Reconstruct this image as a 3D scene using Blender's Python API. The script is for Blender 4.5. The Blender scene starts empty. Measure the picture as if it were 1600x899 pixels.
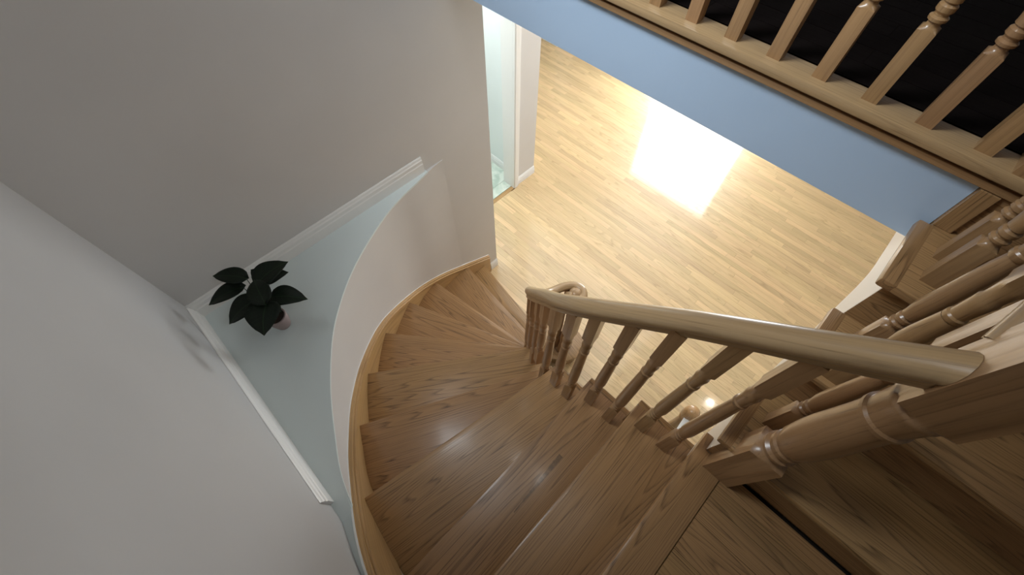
import bpy, bmesh, math, random
from mathutils import Vector, Matrix
random.seed(7)
sc = bpy.context.scene
col = sc.collection
PI = math.pi

# ---------------------------------------------------------------- camera
EYE = 3.52                      # camera height above the ground floor, metres
cd = bpy.data.cameras.new('camera'); cam = bpy.data.objects.new('camera', cd); col.objects.link(cam)
cd.sensor_width = 36; cd.lens = 36 * 650 / 1600; cd.clip_start = 0.02; cd.clip_end = 60
cam.location = (0, 0, EYE)
cam.rotation_euler = (math.atan2(375, 650), 0, -PI / 4)
sc.camera = cam

# ---------------------------------------------------------------- world, exposure
sc.view_settings.view_transform = 'Standard'
try: sc.view_settings.look = 'None'
except Exception: pass
sc.view_settings.gamma = 1
sc.view_settings.use_curve_mapping = False
sc.view_settings.exposure = 0.0
w = bpy.data.worlds.new('world'); sc.world = w; w.use_nodes = True
w.node_tree.nodes['Background'].inputs[0].default_value = (0.55, 0.65, 0.8, 1)
w.node_tree.nodes['Background'].inputs[1].default_value = 0.3

def area(name, loc, target, sx, sy, power, color):
    d = bpy.data.lights.new(name, 'AREA'); d.shape = 'RECTANGLE'; d.size = sx; d.size_y = sy
    d.energy = power; d.color = color
    o = bpy.data.objects.new(name, d); col.objects.link(o); o.location = loc
    o.rotation_euler = (Vector(target) - Vector(loc)).to_track_quat('-Z', 'Y').to_euler()
    return o
def bulb(name, loc, radius, power, color):
    d = bpy.data.lights.new(name, 'POINT'); d.shadow_soft_size = radius; d.energy = power; d.color = color
    o = bpy.data.objects.new(name, d); col.objects.link(o); o.location = loc
    return o
WINDOW_STRENGTH = 13.0
bk = area('back_wall_fill', (0.7, -1.1, 4.9), (0.35, 1.74, 3.0), 0.6, 0.3, 2.5, (0.9, 0.95, 1.0)); bk.data.spread = math.radians(75)  # unseen fill, added to brighten the back wall
bulb('stairwell_bulb', (0.75, 0.44, 5.0), 0.04, 7, (1.0, 0.96, 0.9))
bulb('foyer_bulb', (3.12, -0.92, 2.5), 0.05, 6, (1.0, 0.92, 0.8))
area('foyer_ceiling_light', (2.85, 1.8, 2.55), (2.85, 1.8, 0), 1.8, 3.0, 30, (1.0, 0.98, 0.95))
area('washroom_light', (2.0, 3.2, 2.5), (2.0, 3.2, 0), 0.7, 0.8, 20, (0.94, 1.0, 1.0))
sk = area('high_daylight', (0.1, 1.3, 4.5), (1.28, 0.7, 2.85), 0.7, 0.7, 12.5, (0.86, 0.94, 1.0)); sk.data.spread = math.radians(85)

# ---------------------------------------------------------------- materials
MATS = {}
def srgb(c):
    f = lambda v: (v / 255 / 12.92) if v / 255 <= 0.04045 else ((v / 255 + 0.055) / 1.055) ** 2.4
    return (f(c[0]), f(c[1]), f(c[2]), 1)
def nodemat(name):
    m = bpy.data.materials.new(name); m.use_nodes = True; nt = m.node_tree
    b = nt.nodes['Principled BSDF']; MATS[name] = m
    return m, nt, b
def N(nt, t, **kw):
    n = nt.nodes.new(t)
    for k, v in kw.items(): setattr(n, k, v)
    return n
def mixc(nt, fac, a, b, mode='MIX'):
    n = nt.nodes.new('ShaderNodeMix'); n.data_type = 'RGBA'; n.blend_type = mode
    for i, v in ((0, fac), (6, a), (7, b)):
        if isinstance(v, (int, float, tuple)): n.inputs[i].default_value = v
        else: nt.links.new(v, n.inputs[i])
    return n.outputs[2]
def math_(nt, op, a, b=None, c=None, clamp=False):
    n = nt.nodes.new('ShaderNodeMath'); n.operation = op; n.use_clamp = clamp
    for i, v in enumerate((a, b, c)):
        if v is None: continue
        if isinstance(v, (int, float)): n.inputs[i].default_value = v
        else: nt.links.new(v, n.inputs[i])
    return n.outputs[0]

def oak(name, light, dark, rough=0.32, ring=1.0, var=0.12, rings_per_m=40, coat=0.25, pore=0.5, coat_rough=0.14):
    """oak with growth rings cut along the length; coordinates come from the mesh attribute 'grain'"""
    m, nt, b = nodemat(name); L = nt.links
    at = N(nt, 'ShaderNodeAttribute', attribute_name='grain')
    tn = N(nt, 'ShaderNodeAttribute', attribute_name='tone')
    oi = N(nt, 'ShaderNodeObjectInfo')
    tone = math_(nt, 'FRACT', math_(nt, 'ADD', tn.outputs['Fac'], oi.outputs['Random']))
    off = N(nt, 'ShaderNodeCombineXYZ')
    L.new(math_(nt, 'MULTIPLY', tone, 31.0), off.inputs[0]); L.new(math_(nt, 'MULTIPLY', tone, 17.3), off.inputs[1])
    L.new(math_(nt, 'MULTIPLY', tone, 7.7), off.inputs[2])
    add = N(nt, 'ShaderNodeVectorMath', operation='ADD'); L.new(at.outputs['Vector'], add.inputs[0]); L.new(off.outputs[0], add.inputs[1])
    def stretch(x, y, z):
        s = N(nt, 'ShaderNodeVectorMath', operation='MULTIPLY'); L.new(add.outputs[0], s.inputs[0]); s.inputs[1].default_value = (x, y, z)
        return s.outputs[0]
    n1 = N(nt, 'ShaderNodeTexNoise'); L.new(stretch(0.30, 7.0, 7.0), n1.inputs['Vector']); n1.inputs['Scale'].default_value = 1; n1.inputs['Detail'].default_value = 1.5
    n1b = N(nt, 'ShaderNodeTexNoise'); L.new(stretch(1.3, 60, 60), n1b.inputs['Vector']); n1b.inputs['Scale'].default_value = 1; n1b.inputs['Detail'].default_value = 2
    r = math_(nt, 'ADD', math_(nt, 'MULTIPLY', n1.outputs['Fac'], rings_per_m * 0.62), math_(nt, 'MULTIPLY', n1b.outputs['Fac'], 0.7))
    fr = math_(nt, 'FRACT', r)
    ramp = N(nt, 'ShaderNodeValToRGB'); L.new(fr, ramp.inputs[0])
    e = ramp.color_ramp.elements; e[0].position = 0.0; e[0].color = (0, 0, 0, 1); e[1].position = 1.0; e[1].color = (0.0, 0, 0, 1)
    k = e.new(0.62); k.color = (0.25, .25, .25, 1); k = e.new(0.86); k.color = (1, 1, 1, 1)
    n2 = N(nt, 'ShaderNodeTexNoise'); L.new(stretch(6, 520, 520), n2.inputs['Vector']); n2.inputs['Scale'].default_value = 1; n2.inputs['Detail'].default_value = 3
    pr = N(nt, 'ShaderNodeMapRange'); L.new(n2.outputs['Fac'], pr.inputs[0]); pr.inputs[1].default_value = 0.5; pr.inputs[2].default_value = 0.72
    poref = math_(nt, 'MULTIPLY', pr.outputs[0], pore)
    f = math_(nt, 'ADD', math_(nt, 'MULTIPLY', ramp.outputs[0], 0.62 * ring), math_(nt, 'MULTIPLY', poref, math_(nt, 'ADD', math_(nt, 'MULTIPLY', ramp.outputs[0], 0.6), 0.4)), clamp=True)
    c = mixc(nt, f, srgb(light), srgb(dark))
    n3 = N(nt, 'ShaderNodeTexNoise'); L.new(stretch(1.5, 7, 7), n3.inputs['Vector']); n3.inputs['Scale'].default_value = 1
    hsv = N(nt, 'ShaderNodeHueSaturation')
    val = math_(nt, 'ADD', math_(nt, 'MULTIPLY', tone, var * 2), 1 - var)
    val = math_(nt, 'MULTIPLY', val, math_(nt, 'ADD', math_(nt, 'MULTIPLY', n3.outputs['Fac'], 0.3), 0.85))
    L.new(val, hsv.inputs['Value']); L.new(c, hsv.inputs['Color'])
    hue = math_(nt, 'ADD', math_(nt, 'MULTIPLY', math_(nt, 'FRACT', math_(nt, 'MULTIPLY', tone, 7.31)), 0.008), 0.497)
    L.new(hue, hsv.inputs['Hue'])
    L.new(hsv.outputs[0], b.inputs['Base Color'])
    L.new(math_(nt, 'ADD', math_(nt, 'MULTIPLY', f, 0.12), rough), b.inputs['Roughness'])
    b.inputs['Coat Weight'].default_value = coat; b.inputs['Coat Roughness'].default_value = coat_rough
    bp = N(nt, 'ShaderNodeBump'); bp.inputs['Strength'].default_value = 0.12; bp.inputs['Distance'].default_value = 0.001
    L.new(math_(nt, 'SUBTRACT', 1.0, f), bp.inputs['Height']); L.new(bp.outputs[0], b.inputs['Normal'])
    return m

def paint(name, c, rough=0.55, bump=0.06, mottle=0.03):
    m, nt, b = nodemat(name); L = nt.links
    tc = N(nt, 'ShaderNodeTexCoord')
    n = N(nt, 'ShaderNodeTexNoise'); L.new(tc.outputs['Object'], n.inputs['Vector']); n.inputs['Scale'].default_value = 2.2; n.inputs['Detail'].default_value = 4
    hi = srgb([min(255, v * (1 + mottle)) for v in c]); lo = srgb([v * (1 - mottle) for v in c])
    L.new(mixc(nt, n.outputs['Fac'], lo, hi), b.inputs['Base Color'])
    b.inputs['Roughness'].default_value = rough
    n2 = N(nt, 'ShaderNodeTexNoise'); L.new(tc.outputs['Object'], n2.inputs['Vector']); n2.inputs['Scale'].default_value = 220
    bp = N(nt, 'ShaderNodeBump'); bp.inputs['Strength'].default_value = bump; bp.inputs['Distance'].default_value = 0.001
    L.new(n2.outputs['Fac'], bp.inputs['Height']); L.new(bp.outputs[0], b.inputs['Normal'])
    return m

M_TREAD = oak('stained_oak_tread', (170, 132, 90), (80, 56, 34), rough=0.3, ring=0.72, var=0.10, rings_per_m=72, pore=0.8)
def marked():
    m = oak('stained_oak_tread_with_mineral_streak', (170, 132, 90), (80, 56, 34), rough=0.3, ring=0.72, var=0.10, rings_per_m=72, pore=0.8)
    nt = m.node_tree; L = nt.links; b = nt.nodes['Principled BSDF']
    tc = N(nt, 'ShaderNodeTexCoord'); sp = N(nt, 'ShaderNodeSeparateXYZ'); L.new(tc.outputs['Object'], sp.inputs[0])
    n = N(nt, 'ShaderNodeTexNoise'); L.new(tc.outputs['Object'], n.inputs['Vector']); n.inputs['Scale'].default_value = 60; n.inputs['Detail'].default_value = 3
    t = math_(nt, 'DIVIDE', math_(nt, 'SUBTRACT', sp.outputs[0], 0.04), 0.28)
    half = math_(nt, 'MULTIPLY', math_(nt, 'ADD', math_(nt, 'MULTIPLY', t, 0.008), 0.002), math_(nt, 'ADD', n.outputs['Fac'], 0.5))
    yc = math_(nt, 'ADD', math_(nt, 'MULTIPLY', t, 0.008), 0.030)
    f = math_(nt, 'LESS_THAN', math_(nt, 'ABSOLUTE', math_(nt, 'SUBTRACT', sp.outputs[1], yc)), half)
    f = math_(nt, 'MULTIPLY', f, math_(nt, 'MULTIPLY', math_(nt, 'GREATER_THAN', t, 0.0), math_(nt, 'LESS_THAN', t, 1.0)))
    f = math_(nt, 'MULTIPLY', f, math_(nt, 'ADD', math_(nt, 'MULTIPLY', n.outputs['Fac'], 0.7), 0.25), clamp=True)
    src = b.inputs['Base Color'].links[0].from_socket
    L.new(mixc(nt, f, src, srgb((66, 50, 34))), b.inputs['Base Color']); return m
M_TREAD9 = marked()
M_RAIL = oak('stained_oak_rail', (174, 144, 106), (112, 86, 58), rough=0.3, ring=0.35, var=0.04, pore=0.6)
M_BAL = oak('stained_oak_turning', (160, 124, 86), (98, 70, 46), rough=0.3, ring=0.35, var=0.06, pore=0.5)
M_SKIRT = oak('honey_oak_skirt', (188, 150, 102), (118, 86, 50), rough=0.3, ring=0.5, var=0.05)
M_FLOOR = oak('natural_oak_strip', (212, 184, 140), (160, 128, 90), rough=0.42, ring=0.6, var=0.13, rings_per_m=50, coat=0.8, pore=0.45, coat_rough=0.07)
M_WALL = paint('warm_grey_wall_paint', (204, 202, 200))
M_BLUE = paint('blue_grey_wall_paint', (176, 198, 222))
M_WHITE = paint('white_trim_paint', (232, 232, 230), rough=0.35, bump=0.02, mottle=0.01)
M_STRING = paint('cream_string_paint', (230, 218, 202), rough=0.45, bump=0.02)
M_LEDGE = paint('white_ledge_paint', (214, 224, 224), rough=0.5, bump=0.03, mottle=0.02)
M_CEIL = paint('ceiling_paint', (225, 225, 222), rough=0.8)
M_TILEW = paint('mint_wall_paint', (226, 232, 231), rough=0.5)
M_HALL = oak('unlit_hall_floor', (18, 12, 11), (8, 5, 5), rough=0.75, ring=0.4, coat=0.0)  # dark floor taken to near black; the hall's lack of light is in the colour
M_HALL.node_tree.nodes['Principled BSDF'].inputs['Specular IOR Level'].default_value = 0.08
M_GAP = paint('dark_gap', (30, 22, 14), rough=0.9)

def marble():
    m, nt, b = nodemat('green_white_marble'); L = nt.links
    tc = N(nt, 'ShaderNodeTexCoord'); oi = N(nt, 'ShaderNodeObjectInfo')
    ad = N(nt, 'ShaderNodeVectorMath', operation='ADD'); L.new(tc.outputs['Object'], ad.inputs[0]); L.new(oi.outputs['Random'], ad.inputs[1])
    n = N(nt, 'ShaderNodeTexNoise'); L.new(ad.outputs[0], n.inputs['Vector']); n.inputs['Scale'].default_value = 6; n.inputs['Detail'].default_value = 8; n.inputs['Distortion'].default_value = 1.5
    r = N(nt, 'ShaderNodeValToRGB'); L.new(n.outputs['Fac'], r.inputs[0])
    r.color_ramp.elements[0].position = .35; r.color_ramp.elements[0].color = srgb((190, 208, 196)); r.color_ramp.elements[1].position = .6; r.color_ramp.elements[1].color = srgb((226, 236, 226))
    L.new(r.outputs[0], b.inputs['Base Color']); b.inputs['Roughness'].default_value = 0.15
    return m
M_MARBLE = marble()

def leafmat():
    m, nt, b = nodemat('waxy_dark_leaf'); L = nt.links
    at = N(nt, 'ShaderNodeAttribute', attribute_name='grain'); sp = N(nt, 'ShaderNodeSeparateXYZ'); L.new(at.outputs['Vector'], sp.inputs[0])
    av = math_(nt, 'ABSOLUTE', sp.outputs[1])
    mid = math_(nt, 'LESS_THAN', av, 0.022)
    side = math_(nt, 'FRACT', math_(nt, 'MULTIPLY', math_(nt, 'SUBTRACT', sp.outputs[0], math_(nt, 'MULTIPLY', av, 0.7)), 7.0))
    sv = math_(nt, 'MULTIPLY', math_(nt, 'LESS_THAN', side, 0.09), 0.5)
    n = N(nt, 'ShaderNodeTexNoise'); L.new(at.outputs['Vector'], n.inputs['Vector']); n.inputs['Scale'].default_value = 5
    base = mixc(nt, n.outputs['Fac'], srgb((5, 10, 6)), srgb((14, 30, 14)))
    c = mixc(nt, math_(nt, 'MAXIMUM', mid, sv), base, srgb((26, 44, 24)))
    L.new(c, b.inputs['Base Color']); b.inputs['Roughness'].default_value = 0.5
    b.inputs['Specular IOR Level'].default_value = 0.25
    return m
M_LEAF = leafmat()
M_STEM = paint('leaf_stalk_green', (40, 58, 34), rough=0.6)
M_POT = paint('dusty_mauve_ceramic', (150, 134, 132), rough=0.6, mottle=0.12)
M_SOIL = paint('potting_soil', (48, 36, 28), rough=0.95, mottle=0.3)

def emit(name, c, s):
    m, nt, b = nodemat(name)
    b.inputs['Base Color'].default_value = (0, 0, 0, 1); b.inputs['Emission Color'].default_value = c; b.inputs['Emission Strength'].default_value = s
    return m
M_SKY = emit('daylight_in_window', (0.93, 0.97, 1, 1), WINDOW_STRENGTH)
M_BULB = emit('lamp_glass', (1, 0.93, 0.84, 1), 6)

# ---------------------------------------------------------------- mesh helpers
class MB:
    """collects geometry with a grain coordinate (x along the wood, y across) and a tone value per vertex"""
    def __init__(s): s.v = []; s.f = []; s.g = []; s.t = []
    def add(s, verts, faces, grain=None, tone=0.0):
        o = len(s.v); s.v += [tuple(v) for v in verts]
        s.g += [tuple(g) for g in (grain if grain else verts)]
        s.t += [tone] * len(verts)
        s.f += [tuple(i + o for i in f) for f in faces]
    def box(s, x0, x1, y0, y1, z0, z1, axis=0, tone=0.0):
        vs = [(x, y, z) for x in (x0, x1) for y in (y0, y1) for z in (z0, z1)]
        s.add(vs, [(0, 1, 3, 2), (4, 6, 7, 5), (0, 4, 5, 1), (2, 3, 7, 6), (0, 2, 6, 4), (1, 5, 7, 3)], grain_axis(vs, axis), tone)
    def prism(s, poly, z0, z1, gdir=None, tone=0.0):
        """poly: counter-clockwise xy outline"""
        n = len(poly)
        vs = [(p[0], p[1], z0) for p in poly] + [(p[0], p[1], z1) for p in poly]
        fs = [tuple(range(n - 1, -1, -1)), tuple(range(n, 2 * n))] + [(i, (i + 1) % n, n + (i + 1) % n, n + i) for i in range(n)]
        if gdir:
            d = Vector(gdir).normalized(); g = [(v[0] * d.x + v[1] * d.y, -v[0] * d.y + v[1] * d.x, v[2]) for v in vs]
        else: g = None
        s.add(vs, fs, g, tone)
    def obj(s, name, mat, parent=None, smooth=None, bevel=None):
        me = bpy.data.meshes.new(name); me.from_pydata(s.v, [], s.f)
        a = me.attributes.new('grain', 'FLOAT_VECTOR', 'POINT'); a.data.foreach_set('vector', [c for g in s.g for c in g])
        t = me.attributes.new('tone', 'FLOAT', 'POINT'); t.data.foreach_set('value', s.t)
        bm = bmesh.new(); bm.from_mesh(me)
        bmesh.ops.recalc_face_normals(bm, faces=bm.faces)
        if bevel:
            es = [e for e in bm.edges if len(e.link_faces) == 2 and e.calc_face_angle(0) > 0.6]
            bmesh.ops.bevel(bm, geom=es, offset=bevel, segments=2, profile=0.6, affect='EDGES', clamp_overlap=True)
        bm.to_mesh(me); bm.free()
        if smooth is not None:
            me.shade_smooth(); me.set_sharp_from_angle(angle=math.radians(smooth))
        me.materials.append(mat)
        o = bpy.data.objects.new(name, me); col.objects.link(o)
        if parent: o.parent = parent
        return o
def grain_axis(vs, axis):
    if axis == 0: return [(v[0], v[1], v[2]) for v in vs]
    if axis == 1: return [(v[1], v[0], v[2]) for v in vs]
    return [(v[2], v[0], v[1]) for v in vs]

def tag(o, label=None, cat=None, group=None, kind=None):
    if label: o['label'] = label
    if cat: o['category'] = cat
    if group: o['group'] = group
    if kind: o['kind'] = kind
    return o
def thing(name, label, cat, loc=(0, 0, 0), group=None):
    o = bpy.data.objects.new(name, None); col.objects.link(o); o.location = loc; o.empty_display_size = .05
    return tag(o, label, cat, group)
def struct(o, label=None): return tag(o, label, 'building part' if label else None, kind='structure')
def local(o, parent):
    """parent at a moved empty: shift the mesh so that it stays where it was built"""
    o.parent = parent; o.location = -Vector(parent.location)
    return o
def Z(D): return EYE - D
RISE = 0.19
DT = lambda k: 1.43 + RISE * (11 - k)      # depth of tread k below the camera (11 is the landing)

def catmull(pts, n):
    out = []
    P = [pts[0]] + list(pts) + [pts[-1]]
    for i in range(1, len(P) - 2):
        for j in range(n):
            t = j / n; p0, p1, p2, p3 = P[i - 1], P[i], P[i + 1], P[i + 2]
            out.append(tuple(0.5 * (2 * b + (c - a) * t + (2 * a - 5 * b + 4 * c - d) * t * t + (3 * b - a - 3 * c + d) * t ** 3) for a, b, c, d in zip(p0, p1, p2, p3)))
    out.append(tuple(pts[-1])); return out

# ---------------------------------------------------------------- the setting
XL, YB = -0.455, 1.74           # left wall, back wall
XE = 1.525                      # free end of the back wall
XH = 1.28                       # face of the upper floor
ZH = Z(0.67); ZC = Z(0.938)     # upper floor, ground floor ceiling
XF = 5.52                       # far wall of the foyer
ZTOP = 5.3; YS = -1.40
def wallbox(name, *b, mat=None):
    m = MB(); m.box(*b); return struct(m.obj(name, mat or M_WALL))
def streaked():
    m = paint('streaked_wall_paint', (186, 186, 186)); nt = m.node_tree; L = nt.links; b = nt.nodes['Principled BSDF']  # darker grey than the other walls, with one slanting grey-brown streak
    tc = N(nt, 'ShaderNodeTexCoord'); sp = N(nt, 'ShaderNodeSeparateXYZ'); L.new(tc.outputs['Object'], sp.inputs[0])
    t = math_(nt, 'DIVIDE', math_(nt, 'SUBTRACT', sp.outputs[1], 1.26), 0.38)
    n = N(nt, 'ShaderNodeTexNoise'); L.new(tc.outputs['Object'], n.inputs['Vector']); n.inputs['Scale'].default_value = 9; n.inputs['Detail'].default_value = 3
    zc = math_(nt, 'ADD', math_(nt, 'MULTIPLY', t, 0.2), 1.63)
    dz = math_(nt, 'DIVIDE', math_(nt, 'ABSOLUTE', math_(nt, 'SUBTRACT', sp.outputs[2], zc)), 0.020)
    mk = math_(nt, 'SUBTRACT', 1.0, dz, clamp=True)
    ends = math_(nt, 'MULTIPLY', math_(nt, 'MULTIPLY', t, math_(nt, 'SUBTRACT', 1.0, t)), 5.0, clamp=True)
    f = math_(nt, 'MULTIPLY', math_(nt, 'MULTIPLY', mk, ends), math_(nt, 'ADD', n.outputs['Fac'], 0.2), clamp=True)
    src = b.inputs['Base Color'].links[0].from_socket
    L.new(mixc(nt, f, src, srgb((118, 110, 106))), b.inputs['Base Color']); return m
wallbox('wall_left', XL - 0.12, XL, YS, YB + 0.1, 0, ZTOP, mat=streaked())
m = MB()
m.box(XL, XH, YB, 2.36, 0, ZTOP); m.box(XH, XE, YB, 2.36, 0, ZC); m.box(XH, 3.0, YB, 2.36, ZH + .001, ZTOP)
struct(m.obj('wall_back', M_WALL))
wallbox('wall_front', XL - 0.12, XF, YS - 0.12, YS, 0, ZTOP)
wallbox('wall_right', 3.0, 3.12, YS, YB, ZH + .001, ZTOP)
wallbox('wall_washroom', 2.50, 2.71, 2.50, 5.0, 0, ZC, mat=M_TILEW)
m = MB(); m.box(2.44, 2.71, 2.36, 2.50, 0, ZC); struct(m.obj('wall_pier', M_WALL))
wallbox('wall_foyer_end', 1.4, XF, 5.0, 5.12, 0, ZC)
wallbox('wall_washroom_side', 1.28, 1.40, 2.36, 5.12, 0, ZC, mat=M_TILEW)
# far wall with the window opening
WY0, WY1, WZ0, WZ1 = 0.93, 2.50, 0.12, 2.08
m = MB(); m.box(XF, XF + .14, YS - .12, WY0, 0, ZC); m.box(XF, XF + .14, WY1, 5.12, 0, ZC)
m.box(XF, XF + .14, WY0, WY1, 0, WZ0); m.box(XF, XF + .14, WY0, WY1, WZ1, ZC)
struct(m.obj('wall_far', M_WALL))
win = thing('window_1', None, None, (XF, (WY0 + WY1) / 2, WZ0)); struct(win)
m = MB()
m.box(XF - .02, XF + .1, WY0 - .05, WY0 + .03, WZ0 - .05, WZ1 + .05); m.box(XF - .02, XF + .1, WY1 - .03, WY1 + .05, WZ0 - .05, WZ1 + .05)
m.box(XF - .02, XF + .1, WY0 + .03, WY1 - .03, WZ0 - .05, WZ0 + .03); m.box(XF - .02, XF + .1, WY0 + .03, WY1 - .03, WZ1 - .03, WZ1 + .05)
local(m.obj('window_frame', M_WHITE), win)
m = MB(); m.box(XF + .05, XF + .06, WY0 + .03, WY1 - .03, WZ0 + .03, WZ1 - .03); local(m.obj('pane', M_SKY), win)
# ceilings and the upper floor slab
m = MB(); m.box(XL - .12, 3.12, YS - .12, 2.36, ZTOP, ZTOP + .1); struct(m.obj('ceiling', M_CEIL))
m = MB(); m.box(XH + .012, XF, YS, 5.0, ZC, ZC + .02); struct(m.obj('ceiling_foyer', M_CEIL))
# blue-grey face of the upper floor
m = MB(); m.box(XH, XH + .012, -0.29, YB - .001, ZC - .001, Z(0.728)); struct(m.obj('wall_upper_floor_face', M_BLUE))
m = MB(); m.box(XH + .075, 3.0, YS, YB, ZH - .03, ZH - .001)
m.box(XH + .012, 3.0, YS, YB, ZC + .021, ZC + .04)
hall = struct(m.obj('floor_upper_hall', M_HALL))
# boards of the upper hall, in the colour darkened for its lack of light
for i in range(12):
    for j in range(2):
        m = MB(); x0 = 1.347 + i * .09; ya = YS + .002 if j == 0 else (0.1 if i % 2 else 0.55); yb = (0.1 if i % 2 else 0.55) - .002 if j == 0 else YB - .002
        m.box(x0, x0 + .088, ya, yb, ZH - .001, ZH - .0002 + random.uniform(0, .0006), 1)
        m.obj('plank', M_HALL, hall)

# ---------------------------------------------------------------- ground floor: oak strips laid along y
m = MB(); m.box(XL, XF, YS, 5.0, -0.06, -0.014); fl = struct(m.obj('floor', M_GAP))
PW = 0.0572
rng = random.Random(3)
planks = []
nrow = int((XF - 0.62) / PW)
for r in range(nrow):
    x0 = 0.66 + r * PW; y = -1.38 - rng.uniform(0, 0.9)
    ymax = 4.98 if x0 > 2.66 else 2.36
    if x0 <= 2.66: ymax = 2.359 if x0 > 2.40 else 2.335 if x0 > 1.47 else 1.737
    while y < ymax - .02:
        ln = rng.choice((0.34, 0.46, 0.58, 0.7, 0.85, 1.0, 1.2))
        planks.append((x0, max(y, -1.38), min(y + ln, ymax), rng.random())); y += ln
planks = [p for p in planks if p[2] - p[1] > .02]
def seen_size(p):
    x = p[0] + PW / 2; yc = (p[1] + p[2]) / 2
    vis = 0 if (yc < -0.95 * x / 3.4 - .2 or x < 1.05 or x > 4.85) else 1
    return (vis, -(x * x + yc * yc))
planks.sort(key=seen_size, reverse=True)
cache = {}
def plank_mesh(ln):
    k = round(ln, 3)
    if k not in cache:
        m = MB(); m.box(0, PW - .0009, 0, ln - .001, -.013, 0, 1)
        o = m.obj('plank', M_FLOOR); cache[k] = o.data; bpy.data.objects.remove(o)
    return cache[k]
for x0, y0, y1, t in planks[:300]:
    o = bpy.data.objects.new('plank', plank_mesh(y1 - y0)); col.objects.link(o); o.parent = fl
    o.location = (x0, y0, -rng.uniform(0, .0005))
m = MB()
for x0, y0, y1, t in planks[300:]:
    m.box(x0, x0 + PW - .0009, y0, y1 - .001, -.013, -rng.uniform(0, .0005), 1, tone=t)
tag(m.obj('strip_flooring', M_FLOOR, fl), kind='stuff')
# washroom: marble threshold and tiles
m = MB(); m.box(1.53, 2.368, 2.335, 2.378, -.013, .004, 0); struct(m.obj('trim_2', M_SKIRT))
wf = MB(); wf.box(1.40, 2.50, 2.38, 5.0, -.013, -.006); wf = struct(wf.obj('floor_washroom', M_GAP))
m = MB(); m.box(1.53, 2.368, 2.384, 2.50, -.006, .004); m.obj('marble_sill', M_MARBLE, wf, bevel=.002)
for i in range(4):
    for j in range(8):
        m = MB(); x0 = 1.41 + i * .27; y0 = 2.504 + j * .305
        m.box(x0, min(x0 + .267, 2.498), y0, y0 + .302, -.006, .002); m.obj('tile', M_MARBLE, wf, bevel=.0015)

# baseboard with a moulded top, run along a straight line
BBP = [(0, 0), (.016, 0), (.016, .055), (.013, .060), (.013, .078), (.009, .084), (.007, .094), (.003, .100), (0, .100)]
def baseboard(name, p0, p1, z, h, out, label=None, mat=None):
    """p0->p1 on the wall, out = unit normal into the room"""
    s = h / .100; m = MB(); n = len(BBP)
    vs = [(p[0] + out[0] * a, p[1] + out[1] * a, z + b * s) for p in (p0, p1) for a, b in BBP]
    fs = [(i, (i + 1) % n, n + (i + 1) % n, n + i) for i in range(n)] + [tuple(range(n - 1, -1, -1)), tuple(range(n, 2 * n))]
    m.add(vs, fs); return struct(m.obj(name, mat or M_WHITE))
ZL = Z(1.865)                                    # ledge height
baseboard('baseboard_back', (XL, YB), (0.965, YB), ZL, .112, (0, -1))
baseboard('baseboard_left', (XL, 0.565), (XL, YB - .016), ZL, .112, (1, 0))
baseboard('baseboard_wall_end', (1.437, YB), (XE, YB), 0, .1, (0, -1))
baseboard('baseboard_pier', (2.442, 2.36), (2.71, 2.36), 0, .1, (0, -1))
baseboard('baseboard_far', (XF, YS), (XF, WY0 - .055), 0, .1, (-1, 0))
baseboard('baseboard_far_left', (XF, WY1 + .055), (XF, 5.0), 0, .1, (-1, 0))
wallbox('wall_foyer_pier', 4.80, XF, 3.85, 5.0, 0, ZC)
baseboard('baseboard_foyer_pier', (4.80, 3.85), (4.80, 5.0), 0, .1, (-1, 0))
baseboard('baseboard_washroom', (2.50, 2.51), (2.50, 5.0), 0, .1, (-1, 0))
# door casing and jamb
dr = MB()
for (a, b) in ((2.368, 2.44),):
    dr.box(a, b, 2.335, 2.36, 0, ZC - .02)
    dr.box(a + .008, b - .02, 2.329, 2.335, 0, ZC - .02)
    dr.box(a, b - .01, 2.36, 2.50, 0, ZC - .02)
struct(dr.obj('door_1', M_WHITE, bevel=.002))

# curved wall of the winder and its ledge
W = [(1.42, YB - .002), (1.15, 1.738), (.87, 1.715), (.6, 1.655), (.25, 1.465), (0, 1.245), (-.178, 1.01), (-.305, .774), (-.378, .60), (-.425, .35), (-.444, .1), (-.452, -.26)]
WC = catmull(W, 8)
m = MB()
def ribbon_solid(inner, outer, z0, z1, mb, gscale=1.0):
    """inner, outer: lists of xy; z0, z1: numbers or lists"""
    n = len(inner); z0 = z0 if isinstance(z0, list) else [z0] * n; z1 = z1 if isinstance(z1, list) else [z1] * n
    vs = []; g = []; s = 0
    for i in range(n):
        if i: s += (Vector(inner[i]) - Vector(inner[i - 1])).length
        for p, z, q in ((inner[i], z0[i], 0), (inner[i], z1[i], 1), (outer[i], z1[i], 2), (outer[i], z0[i], 3)):
            vs.append((p[0], p[1], z)); g.append((s, (z - z1[i]) + (0.02 if q == 2 else 0), 0))
    fs = []
    for i in range(n - 1):
        a = 4 * i; b = a + 4
        fs += [(a + k, a + (k + 1) % 4, b + (k + 1) % 4, b + k) for k in range(4)]
    fs += [(3, 2, 1, 0), (4 * n - 4, 4 * n - 3, 4 * n - 2, 4 * n - 1)]
    mb.add(vs, fs, g)
def cornerproj(p):
    # point on the square corner behind the curve
    x, y = p
    if y - 0.3 > 0 and (YB - y) < (x - XL): return (x, YB + .02)
    return (XL - .02, y)
SKD = [3.255, 3.12, 2.955, 2.80, 2.52, 2.335, 2.175, 2.04, 1.955, 1.74, 1.58, 1.37]
SKTOP = [Z(p[0]) for p in catmull([(d,) for d in SKD], 8)]
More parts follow.
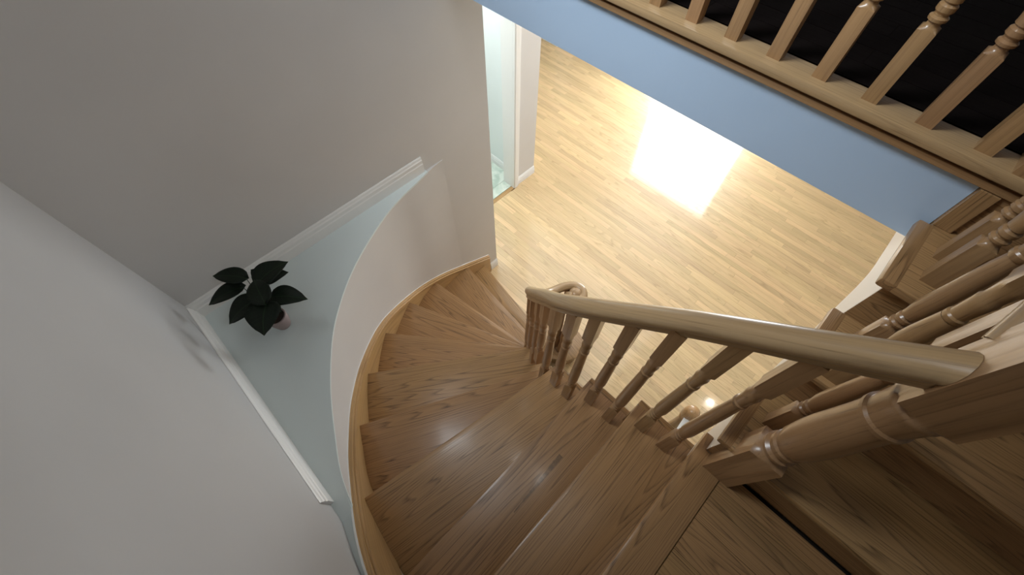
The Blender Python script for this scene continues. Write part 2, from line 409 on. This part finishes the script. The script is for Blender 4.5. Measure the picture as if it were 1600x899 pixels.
def lean(x):
    T = [(-.01, 0), (.2, .012), (.47, .024), (.67, .030), (.87, .022), (1.0, .008), (1.06, 0)]
    if x <= T[0][0] or x >= T[-1][0]: return 0
    for (x0, a0), (x1, a1) in zip(T, T[1:]):
        if x0 <= x <= x1: return a0 + (a1 - a0) * (x - x0) / (x1 - x0)
def inward(i, d):
    a = Vector(WC[max(i - 1, 0)]); b = Vector(WC[min(i + 1, len(WC) - 1)]); t = (b - a).normalized()
    return (WC[i][0] - t.y * d, WC[i][1] + t.x * d)
ids = [i for i, p in enumerate(WC) if p[0] < 1.12]
vs = []; BX = []
for i in ids:
    x, y = WC[i]; tz = min(SKTOP[i], ZL - .03)
    # foot of the solid on the square corner behind
    f = (i - ids[0]) / (len(ids) - 1)
    bk = (x, YB + .01) if (YB - y) < (x - XL) else (XL - .01, y)
    vs += [(x, y, 0), (x, y, tz), (*inward(i, lean(x)), ZL - .012), (bk[0], bk[1], ZL - .012), (bk[0], bk[1], 0)]
fs = []
for n_ in range(len(ids) - 1):
    a = n_ * 5; b = a + 5
    fs += [(a + k, a + (k + 1) % 5, b + (k + 1) % 5, b + k) for k in range(5)]
e0 = (len(ids) - 1) * 5; fs += [(0, 1, 2, 3, 4), (e0 + 4, e0 + 3, e0 + 2, e0 + 1, e0)]
m = MB(); m.add(vs, fs); struct(m.obj('wall_curved', M_WALL, smooth=40))
m = MB(); edge = [inward(i, lean(WC[i][0]) + .005) for i in ids if WC[i][0] < .985 and WC[i][1] > .1]
poly = edge + [(XL - .005, edge[-1][1]), (XL - .005, YB + .005), (edge[0][0], YB + .005)]
m.prism(poly[::-1], ZL - .012, ZL)
struct(m.obj('trim_1', M_LEDGE, smooth=25))

FI = len(WC) - 1
# ---------------------------------------------------------------- lower, winding staircase
def offset_curve(c, d):
    out = []
    for i, p in enumerate(c):
        a = Vector(c[max(i - 1, 0)]); b = Vector(c[min(i + 1, len(c) - 1)]); t = (b - a).normalized()
        out.append((p[0] - t.y * d, p[1] + t.x * d))
    return out
SKT = .024
WI = offset_curve(WC, SKT)            # inner face of the wall skirt (towards the stair)
WT = offset_curve(WC, SKT - .006)     # tread ends are housed in it
WT = WT + [(WT[-1][0], -.6)]
# inner, open edge of the treads
IN = catmull([(1.20, .60), (1.14, .66), (1.06, .690), (.96, .665), (.87, .625), (.80, .565), (.745, .49), (.69, .40), (.657, .32), (.65, .2), (.65, 0), (.65, -.262)], 8) + [(.65, -.6)]
NOSE = {1: ((1.345, 1.69), (1.22, .9)), 2: ((1.150, 1.70), (1.07, .892)), 3: ((.797, 1.68), (.922, .771)), 4: ((.489, 1.59), (.853, .712)),
        5: ((.192, 1.41), (.788, .669)), 6: ((-.054, 1.165), (.724, .613)), 7: ((-.245, .876), (.625, .427)), 8: ((-.372, .527), (.64, .345)),
        9: ((-.38, .160), (.64, .158)), 10: ((-.40, -.052), (.65, -.052)), 11: ((-.42, -.262), (.65, -.262))}
def seg_hit(p, d, c):
    """intersection of line p + t d with polyline c, returns (param index, point)"""
    best = None
    for i in range(len(c) - 1):
        a = Vector(c[i]); e = Vector(c[i + 1]) - a
        den = d.x * e.y - d.y * e.x
        if abs(den) < 1e-9: continue
        w_ = a - p; t = (w_.x * e.y - w_.y * e.x) / den; s = (w_.x * d.y - w_.y * d.x) / den
        if -1e-6 <= s <= 1 + 1e-6:
            if best is None or abs(t - .5) < abs(best[2] - .5): best = (i + s, a + e * s, t)
    return best
def cut(k, c, back=0.0):
    a = Vector(NOSE[k][0]); b = Vector(NOSE[k][1]); d = b - a
    n = Vector((d.y, -d.x)).normalized()      # uphill side
    if k < 11 and n.dot(Vector(NOSE[min(k + 1, 11)][0]) + Vector(NOSE[min(k + 1, 11)][1]) - a - b) < 0 and k < 11: n = -n
    if k == 11: n = Vector((0, -1))
    return seg_hit(a + n * back, d, c)
def between(c, i0, i1):
    if i0 > i1: return [tuple(c[j]) for j in range(int(math.floor(i0)), int(math.ceil(i1)) - 1, -1) if i1 < j < i0]
    return [tuple(c[j]) for j in range(int(math.ceil(i0)), int(math.floor(i1)) + 1) if i0 < j < i1]
stair = thing('winding_staircase', 'lower oak staircase winding up along the curved wall to the landing', 'staircase', (1.2, 1.2, 0))
TT = .028; OV = .028
def ccw(poly):
    a = sum(poly[i][0] * poly[(i + 1) % len(poly)][1] - poly[(i + 1) % len(poly)][0] * poly[i][1] for i in range(len(poly)))
    return poly if a > 0 else poly[::-1]
def dedupe(poly):
    out = []
    for p in poly:
        if not out or (Vector(p) - Vector(out[-1])).length > .002: out.append(tuple(p))
    if (Vector(out[0]) - Vector(out[-1])).length < .002: out.pop()
    return out
sin = MB()
for k in range(1, 11):
    z = Z(DT(k))
    o0 = cut(k, WT); o1 = cut(k + 1, WT, OV + .018)
    a, b = Vector(NOSE[k][0]), Vector(NOSE[k][1]); gd = (b - a)
    if k == 1:
        # bullnose starting step sweeping round under the volute
        bull = [(1.235, .95)] + [(1.29 + .17 * math.cos(t), .66 + .17 * math.sin(t)) for t in [math.radians(q) for q in (75, 50, 25, 0, -25, -50, -75, -100, -130, -160)]]
        i1 = cut(k + 1, IN, OV + .018)
        inner = bull + [(1.06, .69)]
        poly = [tuple(o0[1])] + inner + [tuple(i1[1])] + [tuple(o1[1])] + between(WT, o1[0], o0[0])
    else:
        i0 = cut(k, IN); i1 = cut(k + 1, IN, OV + .018)
        poly = [tuple(o0[1]), tuple(i0[1])] + between(IN, i0[0], i1[0]) + [tuple(i1[1]), tuple(o1[1])] + between(WT, o1[0], o0[0])
    m = MB(); m.prism(ccw(dedupe(poly)), z - TT, z, gdir=(gd.x, gd.y))
    o = m.obj('tread', M_TREAD9 if k == 9 else M_TREAD, stair, smooth=35, bevel=.008); local(o, stair)
    if k == 9: o['label'] = 'tread with a dark mineral streak in the grain'
    # riser below this tread, down to the tread underneath
    zb = Z(DT(k - 1)) if k > 1 else 0.0
    r0 = cut(k, WT, OV); r1 = cut(k, WT, OV + .017)
    if k == 1:
        q0, q1 = Vector((1.19, .9)), Vector((1.173, .9))
        m = MB(); m.prism(ccw([tuple(r0[1]), tuple(q0), tuple(q1), tuple(r1[1])]), 0.001, z - TT, gdir=(gd.x, gd.y))
        bp = [(1.19, .9), (1.20, .75)] + [(1.29 + .14 * math.cos(t), .66 + .14 * math.sin(t)) for t in [math.radians(q) for q in (75, 50, 25, 0, -25, -50, -75, -100, -130, -160)]] + [(1.12, .71), (1.173, .9)]
        m.prism(ccw(bp), 0.001, z - TT)
    else:
        q0 = cut(k, IN, OV); q1 = cut(k, IN, OV + .017)
        pull = lambda q: q[1] - (q[1] - r0[1]).normalized() * .035
        m = MB(); m.prism(ccw([tuple(r0[1]), tuple(pull(q0)), tuple(pull(q1)), tuple(r1[1])]), zb, z - TT, gdir=(gd.x, gd.y))
    local(m.obj('riser', M_TREAD, stair), stair)
    if k > 1:
        # returned nosing strip along the open end, and the scotia under it
        seg = dedupe([tuple(i0[1])] + between(IN, i0[0], i1[0]) + [tuple(i1[1])])
        if len(seg) > 1:
            sg = offset_curve(seg, .0); so = offset_curve(seg, .012)
            cen = Vector((0, .3))
            if (Vector(so[0]) - Vector((0.3, .6))).length < (Vector(sg[0]) - Vector((.3, .6))).length: so = offset_curve(seg, -.012)
            si = [tuple(Vector(p) + (Vector(p) - Vector(q)) * 1.3) for p, q in zip(sg, so)]
            m = MB(); ribbon_solid(si, so, z - TT, z + .0004, m); local(m.obj('return_nosing', M_TREAD, stair, bevel=.004), stair)
            sa = [(Vector(p) + (Vector(p) - Vector(q)) * 1.0) for p, q in zip(sg, so)]
            sb = [(Vector(p) + (Vector(p) - Vector(q)) * 3.0) for p, q in zip(sg, so)]
            ribbon_solid([tuple(p) for p in sa], [tuple(p) for p in sb], max(.0, z - TT - .30), z - TT - .001, sin)
local(sin.obj('open_stringer', M_SKIRT, stair), stair)

# skirt board on the curved wall: a flat board with a bead and a cap moulding
SD = [3.255, 3.12, 2.955, 2.80, 2.52, 2.335, 2.175, 2.04, 1.955, 1.74, 1.58, 1.37]
SDC = [p[0] for p in catmull([(d,) for d in SD], 8)]
def lift(c, d): return offset_curve(c, d)
top = [Z(d) for d in SDC]
m = MB(); ribbon_solid(WC, WI, [max(0.0, t - .33) for t in top], [t - .022 for t in top], m)
local(m.obj('skirt_board', M_SKIRT, stair, smooth=30), stair)
m = MB(); ribbon_solid(WC, offset_curve(WC, SKT + .009), [t - .026 for t in top], [t - .014 for t in top], m)
ribbon_solid(WC, offset_curve(WC, SKT - .003), [t - .0135 for t in top], [t - .010 for t in top], m)
ribbon_solid(WC, offset_curve(WC, SKT - .001), [t - .0095 for t in top], [t for t in top], m)
ribbon_solid(WC, offset_curve(WC, SKT - .015), [t for t in top], [t + .004 for t in top], m)
local(m.obj('cap_moulding', M_SKIRT, stair, smooth=22, bevel=.0025), stair)
m = MB(); cl = WC; ribbon_solid(offset_curve(WC, -.004), offset_curve(WC, .004), [t for t in top], [t + .005 for t in top], m)
local(m.obj('caulk_line', M_WHITE, stair, smooth=40), stair)

# plaster fillet between the skirt and the left wall, above the ledge
ii = [i for i, p in enumerate(WC) if p[1] < .57 and p[0] < 0]
m = MB(); ribbon_solid([WC[i] for i in ii], [(XL - .004, WC[i][1]) for i in ii], [ZL + .0005] * len(ii), [max(ZL + .004, top[i] - .012) for i in ii], m)
struct(m.obj('trim_3', M_LEDGE, smooth=30))

# landing
land = thing('landing', 'oak plank landing at the head of the winders, beside the square newel base', 'landing', (0, -.8, Z(1.43)))
zl = Z(1.43)
m = MB(); m.prism(ccw([(-.45, -.262), (.652, -.262), (.652, -.292), (.60, -.292), (.60, -.370), (-.45, -.370)]), zl - TT, zl, gdir=(1, 0))
local(m.obj('nosing_board', M_TREAD, land, smooth=35, bevel=.008), land)
m = MB(); m.box(-.45, .61, -.305, -.29, Z(1.62), zl - TT); local(m.obj('riser', M_TREAD, land), land)
edges = [.589, .532, .478, .407, .297, .215, .13, .03, -.06, -.16, -.25, -.35, -.45]
for i in range(len(edges) - 1):
    m = MB(); m.box(edges[i + 1], edges[i] - .0012, YS + .001, -.3712, zl - TT, zl - random.uniform(0, .0008), 1)
    local(m.obj('plank', M_TREAD, land), land)
m = MB(); m.box(-.45, .61, YS + .001, -.31, zl - .30, zl - TT - .001); local(m.obj('joist_box', M_GAP, land), land)

# ---------------------------------------------------------------- upper, straight flight
up = thing('upper_staircase', 'upper straight oak flight rising from the landing to the upper hall', 'staircase', (.6, -.8, zl))
NX = [.572, .793, 1.002, 1.255]; YE = -.262
for i in range(3):
    z = zl + RISE * (i + 1)
    m = MB(); m.box(NX[i], NX[i + 1] + .045, YS + .001, YE - .03, z - TT, z, 1)
    local(m.obj('tread', M_TREAD, up, smooth=35, bevel=.009), up)
    m = MB(); m.box(NX[i], NX[i + 1] + (.03 if i < 2 else .008), YE - .040, YE, z - TT, z + .0004, 0)
    local(m.obj('return_nosing', M_TREAD, up, smooth=35, bevel=.008), up)
    m = MB(); m.box(NX[i] + .029, NX[i + 1] + .024 if i < 2 else NX[i + 1] + .01, YE - .028, YE - .014, z - TT - .016, z - TT - .0003)
    local(m.obj('scotia', M_TREAD, up, bevel=.004), up)
for i in range(4):
    z1 = zl + RISE * (i + 1) - TT; z0 = zl + RISE * i
    x = NX[i] + .028 if i < 3 else XH - .006
    m = MB(); m.box(x, x + .018, YS + .001, -.291, z0 + .0005, z1, 1); local(m.obj('riser', M_TREAD, up), up)
m = MB(); m.box(XH - .018, XH - .0065, -.335, -.292, Z(.86) + .0005, Z(.73), 2); local(m.obj('corner_board', M_TREAD, up, bevel=.002), up)
# white face string with the curved lower edge
low = catmull([(1.62, 1.07), (1.47, 1.066), (1.32, 1.06), (1.235, 1.061), (1.178, 1.09), (1.13, 1.14), (.95, 1.315), (.753, 1.51), (.70, 1.585), (.62, 1.66), (.56, 1.70)], 6)
topst = [(.56, zl - TT - .03), (.602, zl - TT - .03), (.602, Z(1.24) - TT), (.823, Z(1.24) - TT), (.823, Z(1.05) - TT), (1.032, Z(1.05) - TT), (1.032, Z(.86) - TT), (XH - .003, Z(.86) - TT), (XH - .003, Z(.94)), (1.62, Z(.94))]
def side_panel(name, outline, y0, y1, mat, parent):
    m = MB(); n = len(outline)
    vs = [(p[0], y0, p[1]) for p in outline] + [(p[0], y1, p[1]) for p in outline]
    fs = [tuple(range(n)), tuple(range(2 * n - 1, n - 1, -1))] + [(i, n + i, n + (i + 1) % n, (i + 1) % n) for i in range(n)]
    m.add(vs, fs); o = m.obj(name, mat, parent); return local(o, parent) if parent else o
lowz = [(x, Z(d)) for x, d in low]
side_panel('face_string', topst + lowz, -.31, -.2905, M_STRING, up)
m = MB(); vs = [(x, y, z) for x, z in lowz for y in (-.3105, YS + .001)]; vs += [(x, y, z + .02) for x, z in lowz for y in (-.3105, YS + .001)]
n = len(lowz); fs = []
for i in range(n - 1):
    a = 2 * i; b = a + 2; c_ = 2 * n + a; d_ = c_ + 2
    fs += [(a, a + 1, b + 1, b), (c_, d_, d_ + 1, c_ + 1), (a, b, d_, c_), (a + 1, c_ + 1, d_ + 1, b + 1)]
m.add(vs, fs); local(m.obj('soffit', M_WHITE, up), up)

# ---------------------------------------------------------------- turned work
def turned(h, prof, hw, base, topz, nseg=16):
    """prof: list of (z, r, square?) ; square rings of half width hw below base and above topz"""
    rings = [(0, hw, 1), (base - .006, hw, 1)] + [(z, r, 0) for z, r in prof] + [(topz + .012, hw, 1), (h, hw, 1)]
    m = MB(); vs = []; g = []
    for z, r, sq in rings:
        for k in range(nseg):
            a = 2 * PI * k / nseg
            rr = r / max(abs(math.cos(a)), abs(math.sin(a))) if sq else r
            vs.append((rr * math.cos(a), rr * math.sin(a), z)); g.append((z, rr * math.cos(a), rr * math.sin(a)))
    fs = [tuple(range(nseg - 1, -1, -1)), tuple(range((len(rings) - 1) * nseg, len(rings) * nseg))]
    for i in range(len(rings) - 1):
        for k in range(nseg):
            fs.append((i * nseg + k, i * nseg + (k + 1) % nseg, (i + 1) * nseg + (k + 1) % nseg, (i + 1) * nseg + k))
    m.add(vs, fs, g); return m
def bal_prof(b, t):
    """vase-turned baluster between the square ends at heights b and t"""
    s = t - b
    low_ = [(0, .0165), (.004, .0135), (.010, .0135), (.013, .019), (.019, .0195), (.023, .0145), (.027, .0145), (.032, .0185), (.042, .0185), (.047, .0135), (.051, .018), (.056, .018), (.060, .0185), (.085, .0215), (.12, .0215)]
    top_ = [(-.125, .0165), (-.118, .0160), (-.114, .0190), (-.104, .0190), (-.100, .0158), (-.06, .0178), (-.045, .0195), (-.038, .0170), (-.025, .0175), (-.008, .0190)]
    return [(b + z, r) for z, r in low_] + [(b + s * .62, .0185)] + [(t + z, r) for z, r in top_]
def put(m, name, mat, parent, loc, rz=0, smooth=38):
    o = m.obj(name, mat, parent, smooth=smooth); o.location = Vector(loc) - Vector(parent.location); o.rotation_euler = (0, 0, rz); return o

# handrail path: x, y, depth of the rail centre below the camera
RP = [(.58, -.3075, .578), (.58, -.20, .686), (.58, -.02, .862), (.58, .17, 1.064), (.583, .28, 1.182), (.61, .375, 1.315), (.664, .475, 1.478), (.73, .58, 1.675),
      (.81, .675, 1.875), (.90, .738, 2.08), (.995, .772, 2.27), (1.085, .782, 2.38), (1.17, .772, 2.43), (1.25, .745, 2.44), (1.302, .70, 2.44), (1.31, .645, 2.44), (1.27, .605, 2.44), (1.22, .617, 2.44), (1.205, .66, 2.44), (1.23, .688, 2.44)]
RC = catmull(RP, 8)
RPROF = [(-.030, .004), (-.030, .016), (-.024, .027), (-.012, .034), (0, .036), (.012, .034), (.024, .027), (.030, .016), (.030, .004), (.026, -.004), (.021, -.008), (.021, -.022), (.018, -.028), (-.018, -.028), (-.021, -.022), (-.021, -.008), (-.026, -.004)]
def sweep(path, prof, name, mat, parent, taper=None, plumb_start=False):
    m = MB(); n = len(prof); vs = []; g = []; s = 0
    for i, p in enumerate(path):
        a = Vector(path[max(i - 1, 0)]); b = Vector(path[min(i + 1, len(path) - 1)]); t = (b - a).normalized(); vk = 1.0
        if plumb_start and i == 0: vk = 1 / max(.5, math.hypot(t.x, t.y)); t = Vector((t.x, t.y, 0)).normalized()
        side = Vector((t.y, -t.x, 0)).normalized(); upv = side.cross(t).normalized()
        if i: s += (Vector(p) - Vector(path[i - 1])).length
        k = taper(i) if taper else 1
        for u, v in prof:
            q = Vector(p) + side * u * k + upv * v * k * vk; vs.append(tuple(q)); g.append((s, u, v))
    fs = [(i * n + j, i * n + (j + 1) % n, (i + 1) * n + (j + 1) % n, (i + 1) * n + j) for i in range(len(path) - 1) for j in range(n)]
    fs += [tuple(range(n - 1, -1, -1)), tuple(range((len(path) - 1) * n, len(path) * n))]
    m.add(vs, fs, g); o = m.obj(name, mat, parent, smooth=50); return local(o, parent)
rl = thing('lower_stair_railing', 'oak balustrade of the winding stair, curling into a volute at its foot', 'railing', (.58, -.2, zl))
sweep([(x, y, Z(d)) for x, y, d in RC], [(u * .97, v * .97) for u, v in RPROF], 'handrail', M_RAIL, rl, plumb_start=True)
# volute cap
m = MB(); vs = []; ns = 20
pr = [(0, -.028), (.030, -.028), (.034, -.010), (.044, .004), (.044, .014), (.036, .028), (.018, .036), (0, .037)]
for r_, z_ in pr:
    for k in range(ns): vs.append((1.262 + max(r_, .0005) * math.cos(2 * PI * k / ns), .66 + max(r_, .0005) * math.sin(2 * PI * k / ns), Z(2.44) + z_))
m.add(vs, [(i * ns + k, i * ns + (k + 1) % ns, (i + 1) * ns + (k + 1) % ns, (i + 1) * ns + k) for i in range(len(pr) - 1) for k in range(ns)])
local(m.obj('volute_cap', M_RAIL, rl, smooth=45), rl)

def rail_bottom(x, y):
    best = min(RC[:150], key=lambda p: (p[0] - x) ** 2 + (p[1] - y) ** 2); return Z(best[2]) - .020
BW = .0195
BS = [(.580, -.206, 10, 0), (.580, -.108, 10, 0), (.577, 0.0, 9, 0), (.579, .101, 9, 0), (.580, .207, 8, 0), (.585, .287, 8, -.1),
      (.612, .375, 7, -.35), (.665, .462, 7, -.5), (.705, .525, 6, -.6), (.755, .60, 5, -.75), (.825, .680, 4, -.9), (.925, .735, 3, -1.1), (1.01, .775, 3, -1.3), (1.10, .785, 2, -1.5)]
for x, y, k, rz in BS:
    z = Z(DT(k)); h = rail_bottom(x, y) - z
    m = turned(h, bal_prof(.17, h - .20), BW, .17, h - .20); put(m, 'baluster', M_BAL, rl, (x, y, z), rz)
for a in range(6):
    t = a / 6 * 2 * PI + .4; x = 1.262 + .062 * math.cos(t); y = .66 + .062 * math.sin(t); z = Z(DT(1)); h = Z(2.44) - .02 - z
    put(turned(h, bal_prof(.17, h - .20), BW * .92, .17, h - .20), 'baluster', M_BAL, rl, (x, y, z), t)
h = Z(2.44) - .025 - Z(DT(1)); put(turned(h, bal_prof(.17, h - .20), .026, .17, h - .20), 'volute_newel', M_BAL, rl, (1.262, .66, Z(DT(1))))

# big newel at the landing corner
def newel(parent, loc, hw, h, b, t):
    k = hw / .044
    prof = [(b, .040 * k), (b + .008, .033 * k), (b + .016, .033 * k), (b + .022, .042 * k), (b + .034, .043 * k), (b + .040, .034 * k), (b + .046, .034 * k), (b + .052, .040 * k), (b + .066, .040 * k), (b + .072, .034 * k), (b + .078, .038 * k),
            (b + .10, .043 * k), (b + .15, .046 * k), (b + .20, .0465 * k), (b + .30, .043 * k), (t - .095, .0415 * k), (t - .090, .046 * k), (t - .080, .046 * k), (t - .075, .0415 * k), (t - .05, .043 * k), (t - .022, .0445 * k), (t - .016, .0465 * k), (t - .006, .0465 * k), (t - .002, .044 * k)]
    m = turned(h, prof, hw, b, t, 24); o = m.obj('newel_post', M_BAL, parent, smooth=40); o.location = Vector(loc) - Vector(parent.location); return o
nw = newel(rl, (.592, -.352, zl), .044, 1.04, .31, .76)
m = MB(); m.box(.592 - .055, .592 + .055, -.352 - .055, -.352 + .055, zl + 1.04, zl + 1.06); m.box(.592 - .045, .592 + .045, -.352 - .045, -.352 + .045, zl + 1.06, zl + 1.075)
local(m.obj('newel_cap', M_BAL, rl, bevel=.005), rl)

# upper flight railing
r2 = thing('upper_flight_railing', 'oak balusters and rail along the open side of the upper flight', 'railing', (.9, -.33, Z(1.05)))
slope = RISE / .215
def rz2(x): return Z(.60) + .055 + (x - .636) * slope
sweep([(.637, -.334, rz2(.637)), (.9, -.334, rz2(.9)), (1.20, -.334, rz2(1.2)), (1.26, -.334, rz2(1.26))], RPROF, 'handrail', M_RAIL, r2)
B2 = [(.716, 1), (.80 + .03, 2), (.935, 2), (1.080, 3), (1.172, 3)]
for x, k in B2:
    z = zl + RISE * k; h = rz2(x) - .02 - z
    put(turned(h, bal_prof(.15, h - .20), BW, .15, h - .20), 'baluster', M_BAL, r2, (x, -.347 if k == 3 else -.345, z))

# ---------------------------------------------------------------- upper hall guard
gd_ = thing('upper_hall_guard', 'oak guard railing along the edge of the dark upper hall floor', 'railing', (1.3, .5, ZH))
m = MB(); m.box(1.250, 1.345, YS + .001, YB - .001, ZH - .028, ZH, 1)
local(m.obj('nosing_board', M_RAIL, gd_, smooth=35, bevel=.009), gd_)
m = MB(); m.box(1.275, 1.2795, YS + .001, YB - .001, Z(.728), ZH - .0285, 1); m.box(1.264, 1.2748, YS + .001, YB - .001, Z(.728), Z(.710), 1)
local(m.obj('fascia_moulding', M_BAL, gd_, bevel=.002), gd_)
gy = [-.087 - .026 + .1295 * i for i in range(-1, 15)]
for y in gy:
    h = .85
    put(turned(h, bal_prof(.175, h - .2), BW * .98, .175, h - .2), 'baluster', M_BAL, gd_, (1.304, y - .0195 + .026 - .0, ZH))
sweep([(1.304, -.30, ZH + .88), (1.304, YB - .002, ZH + .88)], RPROF, 'handrail', M_RAIL, gd_)
newel(gd_, (1.304, -.345, ZH), .044, 1.0, .31, .76)

# ---------------------------------------------------------------- short newel on the foyer floor by the stair
bn = thing('foyer_newel_post', 'small round-topped oak post on the foyer floor below the landing', 'post', (1.222, -.352, 0))
prof = [(.0, .045), (.25, .045), (.26, .036), (.30, .042), (.34, .042), (.60, .030), (.78, .030), (.79, .040), (.80, .040), (.81, .033), (.84, .046), (.90, .047), (.93, .040), (.945, .022), (.95, .001)]
m = MB(); ns = 20
vs = [(r_ * math.cos(2 * PI * k / ns), r_ * math.sin(2 * PI * k / ns), z_) for z_, r_ in prof for k in range(ns)]
m.add(vs, [tuple(range(ns - 1, -1, -1))] + [(i * ns + k, i * ns + (k + 1) % ns, (i + 1) * ns + (k + 1) % ns, (i + 1) * ns + k) for i in range(len(prof) - 1) for k in range(ns)], [(v[2], v[0], v[1]) for v in vs])
m.obj('post', M_SKIRT, bn, smooth=45)
sweep([(1.18, -.36, .86), (1.10, -.365, .86), (1.02, -.37, .83)], [(-.018, -.02), (.018, -.02), (.022, .01), (0, .02), (-.022, .01)], 'rail_stub', M_WHITE, bn)

# ---------------------------------------------------------------- potted plant
px, py = -.18, 1.405
pl = thing('potted_plant', 'small broad-leaved plant in a mauve pot on the white corner ledge', 'plant', (px, py, ZL))
prof = [(0, .0), (0, .030), (.004, .033), (.05, .044), (.085, .048), (.092, .047), (.092, .041), (.080, .040), (.080, .0)]
m = MB(); ns = 24
vs = [(max(r_, .0003) * math.cos(2 * PI * k / ns), max(r_, .0003) * math.sin(2 * PI * k / ns), z_) for z_, r_ in prof[:-1] for k in range(ns)]
m.add(vs, [(i * ns + k, i * ns + (k + 1) % ns, (i + 1) * ns + (k + 1) % ns, (i + 1) * ns + k) for i in range(len(prof) - 2) for k in range(ns)])
m.obj('pot', M_POT, pl, smooth=45)
m = MB(); vs = [(.0402 * math.cos(2 * PI * k / ns), .0402 * math.sin(2 * PI * k / ns), .078 + .002 * math.sin(k * 2.3)) for k in range(ns)] + [(0, 0, .084)]
m.add(vs, [(k, (k + 1) % ns, ns) for k in range(ns)]); m.obj('soil', M_SOIL, pl)
def leaf(base, tip, width, droop, name='leaf', roll=0.0):
    base = Vector(base); tip = Vector(tip); L_ = (tip - base).length; d = (tip - base).normalized()
    side = d.cross(Vector((0, 0, 1))).normalized(); nrm_ = side.cross(d).normalized()
    side = (side * math.cos(roll) + nrm_ * math.sin(roll)).normalized(); nrm_ = side.cross(d).normalized()
    NU, NV = 12, 6; vs = []; g = []
    for i in range(NU + 1):
        u = i / NU
        wd = width * .5 * (math.sin(PI * min(1, u ** .72)) ** .75) * (1 - .25 * u) * 1.12
        if u > .9: wd *= (1 - u) / .1 * .8 + .1
        for j in range(-NV // 2, NV // 2 + 1):
            v = j / (NV / 2)
            back = -.10 * L_ * (v * v) * (1 - u) ** 3      # cordate base
            p = base + d * (u * L_ + back) + side * (v * wd) + nrm_ * (math.sin(PI * u) * droop + abs(v) * wd * .22 - u * u * droop * .6)
            vs.append(tuple(p)); g.append((u, v * wd / width * 2 * .5, 0))
    r = NV + 1
    fs = [(i * r + j, i * r + j + 1, (i + 1) * r + j + 1, (i + 1) * r + j) for i in range(NU) for j in range(NV)]
    m = MB(); m.add(vs, fs, g); o = m.obj(name, M_LEAF, pl, smooth=80)
    md = o.modifiers.new('thick', 'SOLIDIFY'); md.thickness = .0009
    local(o, pl); return o
def unp(u, v, D):
    th = math.atan2(375, 650); s = math.sqrt(.5); a = (u - 800) / 650; b = -(v - 450) / 650
    fh = math.sin(th) + b * math.cos(th); z = -math.cos(th) + b * math.sin(th)
    return Vector(((fh + a) * s / -z * D, (fh - a) * s / -z * D, EYE - D))
LV = [((384, 435, 1.62), (331, 431, 1.60), .085, .010), ((379, 449, 1.64), (324, 477, 1.66), .092, .012), ((400, 468, 1.60), (356, 507, 1.63), .112, .012),
      ((417, 474, 1.57), (411, 525, 1.60), .145, .015), ((425, 465, 1.60), (480, 467, 1.60), .100, .014), ((402, 444, 1.58), (449, 408, 1.57), .118, .014),
      ((420, 440, 1.63), (391, 421, 1.60), .070, .010), ((418, 440, 1.64), (450, 425, 1.63), .078, .010), ((414, 474, 1.555), (396, 436, 1.545), .095, .014), ((408, 470, 1.66), (440, 488, 1.70), .09, .010)]
for b_, t_, wd, dr_ in LV:
    bb = unp(*b_); leaf(bb, unp(*t_), wd, dr_)
    root = Vector((px, py, ZL + .07)) + Vector((random.uniform(-.008, .008), random.uniform(-.008, .008), 0))
    mid = root.lerp(bb, .5) + Vector((0, 0, .03))
    path = catmull([tuple(root), tuple(mid), tuple(bb)], 5)
    sweep(path, [(.0016 * math.cos(k * PI / 3), .0016 * math.sin(k * PI / 3)) for k in range(6)], 'stalk', M_STEM, pl)
